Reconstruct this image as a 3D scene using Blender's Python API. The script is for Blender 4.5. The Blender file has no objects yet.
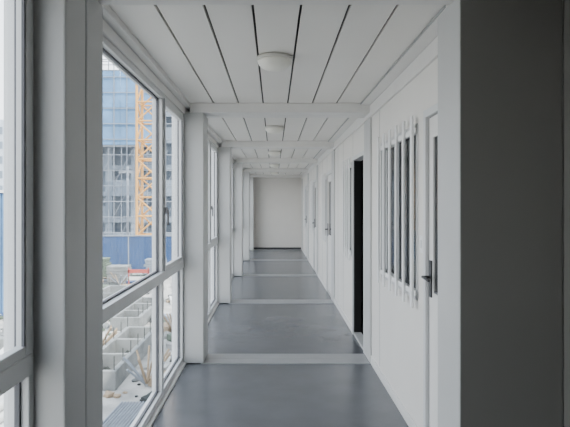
import bpy, bmesh, math, random
from mathutils import Vector, Matrix
random.seed(4)
EYE=1.526
# ---------------------------------------------------------------- materials
def mat(name,col,rough=.5,metal=0,noise=0,nscale=8,bump=0,bscale=60,spec=.5,col2=None):
    m=bpy.data.materials.new(name); m.use_nodes=True
    nt=m.node_tree; b=nt.nodes['Principled BSDF']
    b.inputs['Base Color'].default_value=(*col,1)
    b.inputs['Roughness'].default_value=rough
    b.inputs['Metallic'].default_value=metal
    b.inputs['Specular IOR Level'].default_value=spec
    tc=nt.nodes.new('ShaderNodeTexCoord')
    if noise or col2:
        n=nt.nodes.new('ShaderNodeTexNoise'); n.inputs['Scale'].default_value=nscale; n.inputs['Detail'].default_value=5
        nt.links.new(tc.outputs['Object'],n.inputs['Vector'])
        r=nt.nodes.new('ShaderNodeValToRGB')
        c2=col2 if col2 else tuple(c*(1-noise) for c in col)
        r.color_ramp.elements[0].position=.35; r.color_ramp.elements[0].color=(*c2,1)
        r.color_ramp.elements[1].position=.65; r.color_ramp.elements[1].color=(*col,1)
        nt.links.new(n.outputs['Fac'],r.inputs['Fac']); nt.links.new(r.outputs['Color'],b.inputs['Base Color'])
    if bump:
        n2=nt.nodes.new('ShaderNodeTexNoise'); n2.inputs['Scale'].default_value=bscale
        nt.links.new(tc.outputs['Object'],n2.inputs['Vector'])
        bp=nt.nodes.new('ShaderNodeBump'); bp.inputs['Strength'].default_value=bump; bp.inputs['Distance'].default_value=.01
        nt.links.new(n2.outputs['Fac'],bp.inputs['Height']); nt.links.new(bp.outputs['Normal'],b.inputs['Normal'])
    return m
M={}
M['wall']=mat('wall_white',(.78,.755,.715),.36,noise=.04,nscale=1.5)
M['wall_end']=mat('wall_end_grey',(.70,.67,.63),.6,noise=.03,nscale=2)
M['steel']=mat('painted_steel',(.54,.54,.53),.4,noise=.05,nscale=2)
M['frame']=mat('pvc_frame',(.66,.665,.665),.35,noise=.03)
M['trim']=mat('trim_white',(.74,.725,.70),.4,noise=.03)
M['seam']=mat('seam_grey',(.33,.34,.34),.6)
M['ceil']=mat('ceiling_panel',(.78,.755,.71),.33,noise=.04,nscale=1.2)
M['dark']=mat('gap_dark',(.08,.08,.08),.8)
M['floor']=mat('floor_vinyl',(.112,.116,.127),.27,noise=.15,nscale=3,bump=.06,bscale=40)
M['strip']=mat('floor_strip',(.30,.30,.305),.4,noise=.12,nscale=6)
M['base']=mat('baseboard_dark',(.03,.03,.035),.5)
M['roomdark']=mat('room_unlit_shade',(.02,.02,.02),.9,spec=.1)  # near-black colour paints in the darkness of the unlit rooms
M['darkglass']=mat('dark_glass',(.02,.022,.025),.08)
M['shadeface']=mat('wall_shade_near',(.25,.242,.225),.6,noise=.05,nscale=1.5)  # dimness of the landing darkened into the wall colour
M['lamp']=mat('opal_diffuser',(.82,.80,.72),.3)
M['lampbase']=mat('lamp_base',(.62,.60,.55),.4)
M['metal']=mat('handle_metal',(.08,.08,.085),.3,metal=.8)
M['plastic']=mat('switch_plastic',(.85,.85,.84),.4)
M['gasket']=mat('rubber_gasket',(.10,.10,.11),.6)
# outside
M['ground']=mat('site_ground',(.54,.52,.48),.95,nscale=.8,col2=(.20,.195,.185))
M['conc']=mat('concrete',(.24,.25,.245),.9,noise=.35,nscale=2)
M['concd']=mat('concrete_dark',(.035,.04,.037),.9,noise=.3,nscale=2)
M['bluenet']=mat('blue_net',(.13,.27,.46),.9,noise=.35,nscale=.5)  # net blue paled to put distance haze into the colour
M['bluef']=mat('blue_fence',(.03,.08,.20),.6,noise=.2,nscale=1)
M['yellow']=mat('crane_yellow',(.62,.32,.08),.6,noise=.15)
M['towerconc']=mat('tower_concrete_haze',(.24,.29,.35),.9,noise=.25,nscale=.25)  # shifted to pale blue-grey, haze painted into the concrete
M['hazeb']=mat('far_block_haze',(.52,.58,.64),.9,noise=.1,nscale=.2)  # pale colour carries the haze of distance
M['void']=mat('tower_void_haze',(.17,.21,.26),.9)  # flat colour for the dark open floors, paled for haze
M['scaf']=mat('scaffold_steel',(.24,.27,.31),.6,noise=.2)
M['green']=mat('green_net',(.13,.17,.12),.95,noise=.4,nscale=4)
M['rub']=mat('rubble',(.45,.44,.42),.95,noise=.5,nscale=3)
M['wood']=mat('timber',(.36,.27,.18),.8,noise=.3,nscale=5)
M['red']=mat('red_paint',(.50,.09,.07),.6,noise=.2)
M['pipe']=mat('white_pipe',(.70,.70,.68),.5)
def glass():
    m=bpy.data.materials.new('window_glass'); m.use_nodes=True; nt=m.node_tree; nt.nodes.clear()
    o=nt.nodes.new('ShaderNodeOutputMaterial'); mx=nt.nodes.new('ShaderNodeMixShader')
    t=nt.nodes.new('ShaderNodeBsdfTransparent'); t.inputs[0].default_value=(.93,.95,.96,1)
    g=nt.nodes.new('ShaderNodeBsdfGlossy'); g.inputs['Roughness'].default_value=.02
    mx.inputs[0].default_value=.08
    nt.links.new(t.outputs[0],mx.inputs[1]); nt.links.new(g.outputs[0],mx.inputs[2]); nt.links.new(mx.outputs[0],o.inputs[0]); return m
M['glass']=glass()

# ---------------------------------------------------------------- builder
class Obj:
    def __init__(s,name): s.name=name; s.bm=bmesh.new(); s.mats=[]
    def mi(s,k):
        if k not in s.mats: s.mats.append(k)
        return s.mats.index(k)
    def _tag(s,faces,k,smooth=False):
        i=s.mi(k)
        for f in faces: f.material_index=i; f.smooth=smooth
    def box(s,x0,x1,y0,y1,z0,z1,k,bev=0,rot=0):
        mt=Matrix.Translation(((x0+x1)/2,(y0+y1)/2,(z0+z1)/2))@Matrix.Rotation(rot,4,'Z')@Matrix.Diagonal((abs(x1-x0),abs(y1-y0),abs(z1-z0),1))
        r=bmesh.ops.create_cube(s.bm,size=1,matrix=mt); vs=r['verts']
        fs=list({f for v in vs for f in v.link_faces}); s._tag(fs,k)
        if bev:
            es=list({e for v in vs for e in v.link_edges})
            r=bmesh.ops.bevel(s.bm,geom=es,offset=bev,segments=2,affect='EDGES',profile=.5)
            s._tag(r['faces'],k)
        return s
    def bar(s,a,b,r,k,n=8):
        a=Vector(a); b=Vector(b); d=b-a
        q=d.to_track_quat('Z','Y').to_matrix().to_4x4()
        mt=Matrix.Translation((a+b)/2)@q
        rr=bmesh.ops.create_cone(s.bm,cap_ends=True,segments=n,radius1=r,radius2=r,depth=d.length,matrix=mt)
        s._tag({f for v in rr['verts'] for f in v.link_faces},k,n>6); return s
    def lathe(s,cx,cy,prof,k,n=40,smooth=True):
        rings=[]
        for r,z in prof:
            rings.append([s.bm.verts.new((cx+r*math.cos(2*math.pi*i/n),cy+r*math.sin(2*math.pi*i/n),z)) for i in range(n)])
        fs=[]
        for a,b in zip(rings,rings[1:]):
            for i in range(n): fs.append(s.bm.faces.new((a[i],a[(i+1)%n],b[(i+1)%n],b[i])))
        fs.append(s.bm.faces.new(rings[-1])); fs.append(s.bm.faces.new(list(reversed(rings[0]))))
        s._tag(fs,k,smooth); return s
    def rock(s,x,y,z,r,k,sq=.7):
        rr=bmesh.ops.create_icosphere(s.bm,subdivisions=1,radius=r,matrix=Matrix.Translation((x,y,z))@Matrix.Diagonal((1,random.uniform(.7,1.3),sq,1)))
        for v in rr['verts']: v.co+=Vector([random.uniform(-.22,.22)*r for _ in range(3)])
        s._tag({f for v in rr['verts'] for f in v.link_faces},k)
    def done(s,parent=None):
        me=bpy.data.meshes.new(s.name); s.bm.normal_update()
        bmesh.ops.recalc_face_normals(s.bm,faces=s.bm.faces)
        xs=[v.co for v in s.bm.verts]
        c=Vector(((min(v.x for v in xs)+max(v.x for v in xs))/2,(min(v.y for v in xs)+max(v.y for v in xs))/2,min(v.z for v in xs)))
        bmesh.ops.translate(s.bm,verts=s.bm.verts,vec=-c)
        s.bm.to_mesh(me); s.bm.free()
        for k in s.mats: me.materials.append(M[k])
        o=bpy.data.objects.new(s.name,me); o.location=c; bpy.context.collection.objects.link(o)
        if parent: o.parent=parent
        return o

XR=.934          # right wall face
ZC=2.49; ZB=2.40
J=[2.2,5.3,8.4,11.5,14.6,17.7]   # module junction centres
YE=18.05; YB=-3.0
# ---------------------------------------------------------------- shell
Obj('floor').box(-.98,4.2,YB,YE,-.12,0,'floor').done()
o=Obj('floor_threshold_strips')
for j in J[:-1]+[17.86]:
    o.box(-.70,XR-.02,j-.165,j+.165,0,.006,'strip',.002)
    o.box(-.70,XR-.02,j-.17,j-.16,.0,.0068,'seam')
    o.box(-.70,XR-.02,j-.004,j+.004,.0055,.0068,'seam')
o.done()
o=Obj('ceiling')
xs=[-.81,-.576,-.34,-.104,.132,.368,.60,.835]
for a,b in zip(xs,xs[1:]):
    o.box(a+.0065,b-.0065,YB,YE,ZC,ZC+.02,'ceil',.002)
o.box(-.98,XR+.1,YB,YE,ZC+.033,ZC+.06,'dark')
o.done()
Obj('roof_slab').box(-1.05,4.3,YB-.1,YE+.2,ZC+.075,ZC+.35,'steel').done()
for j in J[:]:
    o=Obj('ceiling_beam')
    o.box(-.80,XR-.001,j-.165,j-.003,ZB,ZC-.001,'trim',.004)
    o.box(-.80,XR-.001,j+.003,j+.165,ZB,ZC-.001,'trim',.004)
    o.done()
o=Obj('trim_right')
o.box(.83,XR-.001,YB+.05,YE-.01,2.47,2.53,'trim',.004)
o.box(.915,XR-.0005,2.6,YE-.01,2.36,2.468,'trim',.003)
o.box(.826,.8295,2.6,YE-.01,2.474,2.4885,'seam')
o.done()
o=Obj('trim_left')
o.box(-.97,-.80,YB+.05,YE-.01,2.45,2.53,'trim',.004)
o.box(-.97,-.85,YB+.05,YE-.01,2.385,2.449,'trim',.004)
o.done()
Obj('wall_end').box(-.98,4.2,YE,YE+.1,0,ZC+.03,'wall_end').done()
Obj('baseboard_end').box(-.86,XR-.03,YE-.02,YE-.0005,0.001,.07,'base').done()
Obj('wall_back').box(-.98,4.2,YB-.1,YB,0,ZC+.03,'shadeface').done()

openings=[(2.42,3.26,0,2.05,'d',0),(3.48,4.66,.90,2.05,'w',0)]
for j in J[1:-1]:
    openings.append((j+.22,j+.98,0,2.03,'d',1 if j==J[1] else 0))
    openings.append((j+1.10,j+1.72,.90,2.03,'w',0))
w=Obj('wall_right')
y=2.23
for (a,b,z0,z1,t,f) in openings:
    w.box(XR,XR+.08,y,a,0,ZC+.03,'wall')
    w.box(XR,XR+.08,a,b,z1,ZC+.03,'wall')
    if z0>0: w.box(XR,XR+.08,a,b,0,z0,'wall')
    y=b
w.box(XR,XR+.08,y,YE,0,ZC+.03,'wall')
w.done()
o=Obj('trim_panel_joints')
for j in J:
    for d in (1.06,1.95,2.55):
        if j+d<YE and not any(a-.03<j+d<b+.03 for (a,b,z0,z1,t,f) in openings):
            o.box(XR-.0015,XR-.0002,j+d-.003,j+d+.003,.09,2.355,'seam')
o.done()
o=Obj('baseboard_right')
y=2.56
for (a,b,z0,z1,t,f) in [q for q in openings if q[4]=='d']:
    if a-.05>y: o.box(XR-.012,XR-.0003,y,a-.05,0.001,.08,'trim',.002)
    y=b+.05
o.box(XR-.012,XR-.0003,y,YE-.03,0.001,.08,'trim',.002)
o.done()
for j in J[1:]:
    o=Obj('steel_column')
    o.box(XR-.02,XR-.0005,j-.165,j-.004,.007,2.355,'steel',.004)
    o.box(XR-.02,XR-.0005,j+.004,j+.165,.007,2.355,'steel',.004)
    o.done()
o=Obj('wall_portal')
o.box(.77,1.2,2.23,2.53,0.001,ZC-.09,'steel')
o.box(.772,1.192,2.224,2.2295,0.001,ZC-.09,'shadeface')  # thin sheet darkens the front face, its shade put into colour
o.done()
Obj('wall_landing').box(1.2,1.3,YB,2.53,0,ZC+.03,'shadeface').done()
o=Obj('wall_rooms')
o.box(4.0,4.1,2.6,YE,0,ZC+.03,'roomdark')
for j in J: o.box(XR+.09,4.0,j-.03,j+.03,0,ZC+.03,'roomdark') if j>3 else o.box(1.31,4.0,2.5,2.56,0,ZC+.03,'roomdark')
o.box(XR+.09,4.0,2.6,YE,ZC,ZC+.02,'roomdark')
o.box(XR+.081,XR+.084,6.29,8.3,0,ZC,'roomdark')  # near-black sheet on the room side, darkness as colour
o.done()

# ---- doors
nd=1
for (a,b,z0,z1,t,op) in openings:
    if t!='d': continue
    root=bpy.data.objects.new('door_%d'%nd,None); bpy.context.collection.objects.link(root); nd+=1
    o=Obj('door_frame')
    o.box(XR-.018,XR+(.03 if op else .085),a-.045,a,.002,z1+.045,'frame',.003)
    o.box(XR-.018,XR+(.01 if op else .085),b,b+.045,.002,z1+.045,'frame',.003)
    o.box(XR-.018,XR+.085,a,b,z1,z1+.045,'frame',.003)
    if op: o.box(XR+.0,XR+.08,b-.004,b-.0005,.03,z1,'roomdark')  # dark strip over the reveal, doorway shade painted in
    o.box(XR-.005,XR+.085,a,b,.002,.025,'steel')
    o.box(XR-.0012,XR-.0002,b+.045,b+.053,.09,z1+.05,'gasket')
    o.done(root)
    o=Obj('door_leaf')
    def leaf(L,x0,x1,ya,yb):
        L.box(x0,x1,ya+.006,ya+.11,.03,z1-.006,'trim',.003)
        L.box(x0,x1,yb-.085,yb-.006,.03,z1-.006,'trim',.003)
        L.box(x0,x1,ya+.11,yb-.085,.03,1.0,'trim')
        L.box(x0,x1,ya+.11,yb-.085,z1-.13,z1-.006,'trim')
        L.box(x0+.012,x1-.012,ya+.11,yb-.085,1.0,z1-.13,'darkglass')
        L.box(x0+.006,x0+.013,ya+.11,yb-.085,1.0,1.012,'gasket')
    if not op:
        leaf(o,XR+.005,XR+.045,a,b)
        o.box(XR+.012,XR+.05,b-.006,b,.03,z1,'gasket'); o.box(XR+.012,XR+.05,a,a+.006,.03,z1,'gasket')
        o.done(root)
        h=Obj('door_handle')
        hy=b-.05
        h.box(XR-.005,XR+.005,hy-.02,hy+.02,.97,1.19,'metal',.003)
        h.bar((XR+.005,hy,1.09),(XR-.045,hy,1.09),.009,'metal')
        h.bar((XR-.045,hy+.009,1.09),(XR-.045,hy-.12,1.085),.009,'metal')
        h.done(root)
    else:
        x0=XR+.09; x1=x0+(b-a)
        o.box(x0,x1,a-.06,a-.02,.03,.95,'trim'); o.box(x0,x0+.1,a-.06,a-.02,.95,z1,'trim'); o.box(x1-.1,x1,a-.06,a-.02,.95,z1,'trim')
        o.box(x0+.1,x1-.1,a-.045,a-.035,.95,z1-.12,'darkglass'); o.box(x0+.1,x1-.1,a-.06,a-.02,z1-.12,z1,'trim')
        o.done(root)
        h=Obj('door_handle'); h.bar((x1-.06,a-.02,1.05),(x1-.06,a+.03,1.05),.009,'metal'); h.bar((x1-.06,a+.03,1.05),(x1-.17,a+.03,1.05),.009,'metal'); h.done(root)

nw=1
def win_bars(a,b,z0,z1,n=6):
    global nw
    root=bpy.data.objects.new('window_%d'%nw,None); bpy.context.collection.objects.link(root); nw+=1
    o=Obj('window_frame'); f=.035
    o.box(XR-.010,XR+.085,a,a+f,z0,z1,'frame',.003); o.box(XR-.010,XR+.085,b-f,b,z0,z1,'frame',.003)
    o.box(XR-.010,XR+.085,a,b,z0,z0+f,'frame',.003); o.box(XR-.010,XR+.085,a,b,z1-f,z1,'frame',.003)
    m=(a+b)/2
    for (p,q,x) in ((a+f,m+.02,XR+.004),(m-.02,b-f,XR+.03)):
        g=.028
        o.box(x,x+.022,p,p+g,z0+f,z1-f,'frame'); o.box(x,x+.022,q-g,q,z0+f,z1-f,'frame')
        o.box(x,x+.022,p,q,z0+f,z0+f+g,'frame'); o.box(x,x+.022,p,q,z1-f-g,z1-f,'frame')
        o.box(x+.006,x+.012,p+g,q-g,z0+f+g,z1-f-g,'darkglass')
    o.done(root)
    o=Obj('security_bars')
    xb=XR-.035
    for i in range(n):
        yy=a+.03+(b-a-.06)*i/(n-1)
        o.box(xb-.008,xb+.008,yy-.022,yy+.022,z0-.05,z1+.05,'plastic',.003)
    for zz in (z0+.05,z1-.05):
        o.box(xb+.0085,xb+.018,a-.01,b+.01,zz-.018,zz+.018,'plastic',.002)
        for yy in (a+.022,b-.022): o.bar((xb+.005,yy,zz),(XR-.010,yy,zz),.008,'plastic')
    o.done(root)
for (a,b,z0,z1,t,op) in openings:
    if t=='w': win_bars(a,b,z0,z1,6 if b-a>1 else 4)
o=Obj('light_switch')
o.box(XR-.012,XR-.0003,3.335,3.41,1.22,1.33,'plastic',.003); o.box(XR-.015,XR-.012,3.35,3.39,1.25,1.30,'frame',.001); o.done()

# ---------------------------------------------------------------- left columns & windows
for i,j in enumerate(J):
    o=Obj('steel_column')
    if i==0:
        xa,xb,y0,y1=-.875,-.752,1.94,2.37
    else:
        xa,xb,y0,y1=-.875,-.672,j-.17,j+.17
    m=(y0+y1)/2
    zt=ZB-.001
    o.box(xa,xb,y0,m-.004,.007,zt,'steel',.008)
    o.box(xa,xb,m+.004,y1,.007,zt,'steel',.008)
    o.box(xa+.01,xb-.004,m-.004,m+.004,.007,zt,'seam')
    o.box(xa-.1,xa-.001,y0,y1,.007,ZC-.11,'frame')
    o.done()
def left_window(y0,y1,split=.66):
    global nw
    root=bpy.data.objects.new('window_%d'%nw,None); bpy.context.collection.objects.link(root); nw+=1
    x0,x1=-.945,-.865
    zb,zt,r0,r1=.02,2.384,.925,1.0
    L=y1-y0; ym=y0+L*split
    o=Obj('window_frame')
    o.box(x0,x1,y0,y0+.04,zb,zt,'frame',.004); o.box(x0,x1,y1-.04,y1,zb,zt,'frame',.004)
    o.box(x0,x1,y0+.04,y1-.04,zt-.04,zt,'frame',.004); o.box(x0,x1,y0+.04,y1-.04,zb,zb+.05,'frame',.004)
    o.box(x0,x1+.012,y0+.04,y1-.04,r0,r1,'frame',.004)
    o.box(x0,x1,ym-.03,ym+.03,zb+.05,zt-.04,'frame',.004)
    for (p,q) in ((y0+.04,ym-.03),(ym+.03,y1-.04)):
        for (u,v) in ((zb+.05,r0),(r1,zt-.04)):
            xx0,xx1=-.912,-.894; g=.012
            o.box(xx0,xx1,p,p+g,u,v,'gasket'); o.box(xx0,xx1,q-g,q,u,v,'gasket')
            o.box(xx0,xx1,p,q,u,u+g,'gasket'); o.box(xx0,xx1,p,q,v-g,v,'gasket')
    o.done(root)
    s=Obj('opening_sash')
    p,q,u,v=ym+.02,y1-.03,r1-.015,zt-.03; g=.05; xa,xb=-.893,-.857
    s.box(xa,xb,p,p+g,u,v,'frame',.004); s.box(xa,xb,q-g,q,u,v,'frame',.004)
    s.box(xa,xb,p+g,q-g,u,u+g,'frame',.004); s.box(xa,xb,p+g,q-g,v-g,v,'frame',.004)
    s.box(xb-.001,xb+.001,p-.004,p,u,v,'gasket'); s.box(xb-.012,xb-.002,p+g,p+g+.008,u+g,v-g,'gasket'); s.box(xb-.012,xb-.002,q-g-.01,q-g,u+g,v-g,'gasket')
    s.box(xb,xb+.02,p+.015,p+.04,1.45,1.50,'metal',.002); s.box(xb+.015,xb+.03,p+.018,p+.037,1.36,1.48,'metal',.002)
    s.done(root)
    gl=Obj('glass_panes')
    for (p,q) in ((y0+.04,ym-.03),(ym+.03,y1-.04)):
        for (u,v) in ((zb+.05,r0),(r1,zt-.04)):
            gl.box(-.905,-.901,p+.002,q-.002,u+.002,v-.002,'glass')
    gl.done(root)
left_window(.75,1.94,.33)
for i in range(len(J)-1):
    a=2.37 if i==0 else J[i]+.17
    left_window(a,J[i+1]-.17)
Obj('wall_left_lightblock').box(-.97,-.87,YB,.75,0,2.384,'shadeface').done()  # solid wall added out of view instead of windows, to dim the landing
Obj('wall_left_end').box(-.97,-.87,J[-1]+.17,YE,0,2.384,'wall').done()
Obj('baseboard_left').box(-.975,-.84,YB,YE,0.0005,.019,'trim').done()

for yy in (3.52,6.7,9.85,12.95,16.1):
    o=Obj('ceiling_lamp')
    cxl=.005
    o.lathe(cxl,yy,[(.100,ZC),(.118,ZC-.004),(.118,ZC-.022),(.112,ZC-.026)],'lampbase')
    prof=[(.114,ZC-.024)]
    for k in range(1,10):
        t=k/10*math.pi/2
        prof.append((.114*math.cos(t)**.8,ZC-.024-.066*math.sin(t)))
    prof.append((.004,ZC-.0905))
    o.lathe(cxl,yy,prof,'lamp')
    o.done()

# ---------------------------------------------------------------- outside
ZG=-3.2
PX=[(-5.1,-4.0,13.6,18.6),(-8.6,-6.9,21,28),(-6.1,-5.0,20,24.5)]
o=Obj('ground'); o.box(-160,60,-60,200,ZG-.3,ZG,'ground')
def inpit(x,y,m=.25): return any(a-m<x<b+m and c-m<y<d+m for a,b,c,d in PX)
for _ in range(1900):  # scattered rubble, merged into the ground object
    x=random.uniform(-15,-1.8); y=random.uniform(5,35); r=random.choice((.05,.07,.1,.14,.22))
    if inpit(x,y): continue
    if x>-7.2 and x<-2 and 8.8<y<12.8: continue
    o.rock(x,y,ZG+r*.3,r,random.choice(('rub','pipe','conc','concd','concd','green','wood')))
for _ in range(330):   # loose planks, offcuts and sheets
    x=random.uniform(-14,-2.2); y=random.uniform(7,36); l=random.uniform(.5,2.0); wd=random.choice((.1,.15,.25,.6,.9))
    if inpit(x,y,.9) or (-8<x<-1.6 and 8<y<13): continue
    o.box(x-wd/2,x+wd/2,y-l/2,y+l/2,ZG+.02,ZG+random.uniform(.08,.35),random.choice(('wood','pipe','conc','concd','concd','bluef','scaf','green')),0,random.uniform(0,3.14))
for (x,y) in ((-6.6,29),(-3.6,19.6),(-8.9,31),(-5.7,17.5),(-3.3,14)):
    for q in range(12):
        t=q/11*math.pi*2; o.bar((x,y,ZG),(x+.6*math.cos(t),y+.6*math.sin(t),ZG+random.uniform(.5,.9)),.03,random.choice(('scaf','wood')),5)
o.done()
Obj('lower_storey').box(-.98,4.2,YB,YE,ZG+.001,-.13,'wall').done()
o=Obj('site_fence')
x=-60
while x<0:
    o.box(x,x+1.96,37,37.05,ZG+.001,ZG+2.5,'bluef'); o.box(x+1.96,x+2.04,36.96,37.08,ZG+.001,ZG+2.6,'scaf')
    for k in range(1,8): o.box(x+k*.245-.02,x+k*.245+.02,36.975,37,ZG+.1,ZG+2.45,'bluef')
    x+=2
o.box(-60,0,36.95,37.09,ZG+2.5,ZG+2.58,'scaf')
o.done()
o=Obj('blue_shed')
o.box(-18,-11.7,22,25,ZG+.001,2.0,'bluef')
for k in range(25): o.box(-18+k*.25,-17.9+k*.25,21.96,22,ZG+.05,1.95,'bluenet')
for k in range(12): o.box(-11.7,-11.66,22.1+k*.25,22.2+k*.25,ZG+.05,1.95,'bluenet')
o.box(-18.2,-11.6,21.9,25.2,2.0,2.12,'pipe'); o.done()
o=Obj('building_under_construction')
bx0,bx1,by0,by1=-25.5,-10.0,62,78
nf=6; fh=3.05
z=ZG+.001
o.box(bx0+.8,bx1-.8,by0+1.2,by1,z,z+nf*fh,'void')
for k in range(nf+1):
    o.box(bx0,bx1,by0,by1,z+k*fh-(.0 if k==0 else .45),z+k*fh+.05,'towerconc')
for xx in [bx0+.1+i*(bx1-bx0-.7)/5 for i in range(6)]:
    o.box(xx,xx+.8,by0+.1,by0+.6,z,z+nf*fh,'towerconc')
for k in range(nf):
    for i in range(5):
        xx=bx0+.1+i*(bx1-bx0-.7)/5
        if (i+k)%2==0: o.box(xx+.8,xx+3.1,by0+.2,by0+.4,z+k*fh,z+k*fh+1.4,'towerconc')
for i in range(40):
    o.bar((bx0+.2+i*.39,by0+.5,z+nf*fh),(bx0+.2+i*.39,by0+.5,z+nf*fh+1.2),.03,'scaf',5)
o.done()
o=Obj('safety_net_scaffold')
nx0=-26; nx1=-10.0
zb=8.2; zt=16.6
for i in range(6):
    n1=-13.0
    a=nx0+i*(n1-nx0)/6; b=nx0+(i+1)*(n1-nx0)/6
    for k in range(4):
        u=zb+k*(zt-zb)/4; v=zb+(k+1)*(zt-zb)/4
        o.box(a+.015,b-.015,60.6,60.64,u+.015,v-.015,'bluenet')
for i in range(23):
    a=nx0+i*(nx1-nx0)/22
    o.bar((a,60.5 if i%2 else 60.9,ZG+.001),(a,60.5 if i%2 else 60.9,zt+(1.3 if i<19 else -4)),.055,'scaf',6)
for k in range(12):
    zz=ZG+1.5+k*1.75
    o.bar((nx0,60.5,zz),(nx1 if zz<zt-4 else -13,60.5,zz),.05,'scaf',6)
for i in range(0,8):
    a=nx0+i*2
    for k in range(3): o.bar((a,60.8,ZG+k*3.6),(a+2,60.8,ZG+3.6+k*3.6),.04,'scaf',5)
for zz in (zt,zt+.6,zt+1.2): o.bar((nx0,60.6,zz),(-13,60.6,zz),.05,'scaf',6)
o.box(nx0,-13,60.7,61.6,zb-.2,zb,'scaf')
o.done()
for (x0,x1,y0,y1,h) in ((-75,-52,110,125,22),(-48,-34,130,140,24),(-9,-2,120,130,16),(-30,-22,150,160,12)):
    o=Obj('distant_building'); o.box(x0,x1,y0,y1,ZG+.001,ZG+h,'hazeb')
    for k in range(int(h/3)):
        n=int((x1-x0)/2.5)
        for i in range(n): o.box(x0+.5+i*2.5,x0+2+i*2.5,y0-.05,y0+.01,ZG+1+k*3,ZG+2.5+k*3,'towerconc')
    o.done()
o=Obj('tower_crane')
cx,cy,wd=-10.6,46,1.8
def P(i,z): return (cx+wd/2*(1 if i in(0,3) else -1),cy+wd/2*(1 if i in (0,1) else -1),z)
H=34; sg=1.6
for i in range(4): o.bar(P(i,ZG+.5),P(i,H),.12,'yellow',6)
z=ZG+.5;k=0
while z<H-.1:
    for i in range(4):
        j=(i+1)%4
        o.bar(P(i,z),P(j,z),.07,'yellow',6)
        o.bar(P(i if k%2 else j,z),P(j if k%2 else i,z+sg),.07,'yellow',6)
    z+=sg;k+=1
o.box(cx-2.2,cx+2.2,cy-2.2,cy+2.2,ZG+.001,ZG+.5,'conc')
o.box(cx-1.2,cx+1.2,cy-1.2,cy+1.2,H,H+.8,'yellow')
o.box(cx+1.0,cx+2.6,cy-2.2,cy-.4,H+.2,H+2.4,'pipe',.1)
o.bar((cx,cy,H),(cx,cy,H+7),.25,'yellow',6)
for s in (-.6,.6):
    o.bar((cx-34,cy+s,H+1.2),(cx+12,cy+s,H+1.2),.1,'yellow',6)
o.bar((cx-34,cy,H+2.3),(cx+12,cy,H+2.3),.1,'yellow',6)
for q in range(23):
    a=cx-34+q*2
    for s in (-.6,.6): o.bar((a,cy+s,H+1.2),(a+1,cy,H+2.3),.05,'yellow',6); o.bar((a+1,cy,H+2.3),(a+2,cy+s,H+1.2),.05,'yellow',6)
o.bar((cx,cy,H+7),(cx-22,cy,H+2.3),.04,'scaf',6); o.bar((cx,cy,H+7),(cx+11,cy,H+2.3),.04,'scaf',6)
o.box(cx+9,cx+12,cy-.8,cy+.8,H-1,H+1.1,'conc')
o.done()
def pit(x0,x1,y0,y1,h=.75,n=2):
    o=Obj('concrete_foundation'); t=.14
    z0=ZG+.001; z1=ZG+h
    o.box(x0,x1,y0,y0+t,z0,z1,'conc',.02); o.box(x0,x1,y1-t,y1,z0,z1,'conc',.02)
    o.box(x0,x0+t,y0+t,y1-t,z0,z1,'conc',.02); o.box(x1-t,x1,y0+t,y1-t,z0,z1,'conc',.02)
    for k in range(1,n):
        yy=y0+(y1-y0)*k/n; o.box(x0+t,x1-t,yy-t/2,yy+t/2,z0,z1-.02,'conc')
    o.box(x0+t,x1-t,y0+t,y1-t,z0,z0+.04,'concd')  # dark floor colour stands in for the shade of a dug pit
    for q in range(12):
        xx=random.uniform(x0+t+.1,x1-t-.1); yy=random.uniform(y0+t+.1,y1-t-.1); o.rock(xx,yy,z0+.06,random.uniform(.06,.14),random.choice(('green','conc','concd')))
    for q in range(7):
        s=q/6
        for xx in (x0+t/2,x1-t/2): o.bar((xx,y0+.1+s*(y1-y0-.2),z1-.01),(xx,y0+.1+s*(y1-y0-.2),z1+.35),.014,'concd',5)
    o.done()
for p in PX: pit(*p,.5,3)
def mound(name,cx,cy,rx,ry,h,k):
    o=Obj(name); n=22
    vs=[[None]*(n+1) for _ in range(n+1)]
    for i in range(n+1):
        for j in range(n+1):
            u=i/n*2-1; v=j/n*2-1; r=math.sqrt(u*u+v*v)
            zz=max(0,1-r*r)**1.2*h*(1+.35*math.sin(u*7+cx)*math.cos(v*6))+random.uniform(0,.06)*h
            vs[i][j]=o.bm.verts.new((cx+u*rx,cy+v*ry,ZG-.03+(zz if r<1 else 0)))
    fs=[o.bm.faces.new((vs[i][j],vs[i+1][j],vs[i+1][j+1],vs[i][j+1])) for i in range(n) for j in range(n)]
    o._tag(fs,k,False); o.done()
mound('soil_mound',-5.6,28.6,1.2,1.4,.9,'rub')
mound('soil_mound',-12.0,29.5,1.8,1.8,1.1,'rub')
mound('soil_mound',-9.5,12,1.8,1.6,.6,'green')
mound('soil_mound',-6.7,16.8,.9,1.1,.6,'green')
o=Obj('rebar_stack')
for k in range(3):
    for i in range(14): o.bar((-3.7+i*.07,9.0+random.uniform(-.2,.2),ZG+.04+k*.06),(-3.5+i*.07,12.4,ZG+.04+k*.06),.025,'scaf',6)
for yy in (9.8,11.6): o.box(-3.8,-2.5,yy-.06,yy+.06,ZG+.001,ZG+.05,'wood')
o.done()
o=Obj('pipe_stack')
for k in range(3):
    for i in range(6-k): o.bar((-6.6+i*.2+k*.1,9.2,ZG+.1+k*.17),(-6.6+i*.2+k*.1,12.3,ZG+.1+k*.17),.095,'pipe',12)
o.done()
for (x,y) in ((-7.6,30.2),(-3.2,7.6)):
    o=Obj('safety_barrier')
    o.box(x-.6,x+.6,y-.03,y+.03,ZG+.85,ZG+1.05,'red'); o.box(x-.6,x+.6,y-.03,y+.03,ZG+.45,ZG+.65,'pipe')
    for s in (-.55,.55): o.box(x+s-.03,x+s+.03,y-.25,y+.25,ZG+.001,ZG+.06,'red'); o.box(x+s-.03,x+s+.03,y-.03,y+.03,ZG+.05,ZG+1.15,'red')
    o.done()
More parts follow.
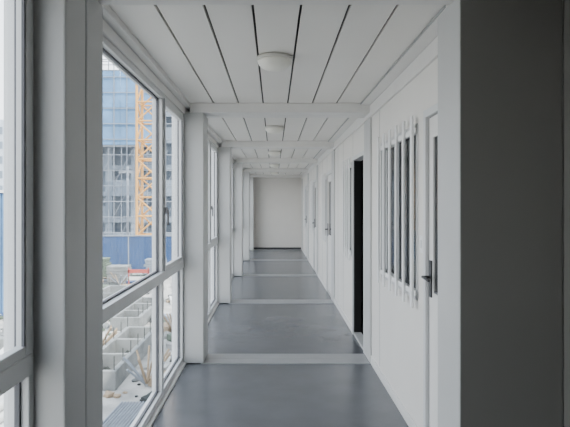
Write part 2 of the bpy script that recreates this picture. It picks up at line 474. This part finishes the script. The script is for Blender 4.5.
for (x,y,kk,n) in ((-9.3,32.2,'conc',6),(-6.2,33.8,'wood',5),(-10.2,26.5,'conc',5),(-10.9,33.5,'green',8),(-4.2,33,'conc',6),(-7.6,34.6,'scaf',7)):
    o=Obj('material_pallet')
    for q in range(3): o.box(x-.6,x+.6,y-.5+q*.45,y-.4+q*.45,ZG+.001,ZG+.1,'wood')
    for q in range(n):
        r=random.uniform(-.08,.08); o.box(x-.6+r,x+.6+r,y-.5,y+.5,ZG+.1+q*.16,ZG+.245+q*.16,kk,.015)
    o.done()
o=Obj('site_pole'); o.bar((-13.6,50,ZG),(-13.6,50,5),.12,'scaf'); o.box(-14.4,-12.8,49.9,50.1,4.4,4.6,'scaf'); o.done()

# ---------------------------------------------------------------- light
w=bpy.data.worlds.new('sky'); bpy.context.scene.world=w; w.use_nodes=True; nt=w.node_tree
bg=nt.nodes['Background']; tc=nt.nodes.new('ShaderNodeTexCoord'); sp=nt.nodes.new('ShaderNodeSeparateXYZ'); cr=nt.nodes.new('ShaderNodeValToRGB')
nt.links.new(tc.outputs['Generated'],sp.inputs[0]); nt.links.new(sp.outputs['Z'],cr.inputs['Fac']); nt.links.new(cr.outputs['Color'],bg.inputs['Color'])
cr.color_ramp.elements[0].color=(.99,.99,1,1); cr.color_ramp.elements[1].color=(.72,.82,.97,1); cr.color_ramp.elements[1].position=.95
bg.inputs['Strength'].default_value=5.4
sl=bpy.data.lights.new('sun','SUN'); sl.energy=11; sl.angle=.02; sl.color=(1,.95,.87)
so=bpy.data.objects.new('sun',sl); bpy.context.collection.objects.link(so)
so.rotation_euler=Vector((-.55,.5,-1.0)).to_track_quat('-Z','Y').to_euler()

cam=bpy.data.cameras.new('camera'); co=bpy.data.objects.new('camera',cam); bpy.context.collection.objects.link(co)
co.location=(0,0,EYE); co.rotation_euler=(math.radians(90),0,0)
cam.sensor_width=36; cam.lens=538/570*36; cam.shift_x=11/570; cam.shift_y=-9.5/570; cam.clip_end=500; cam.clip_start=.02
bpy.context.scene.camera=co
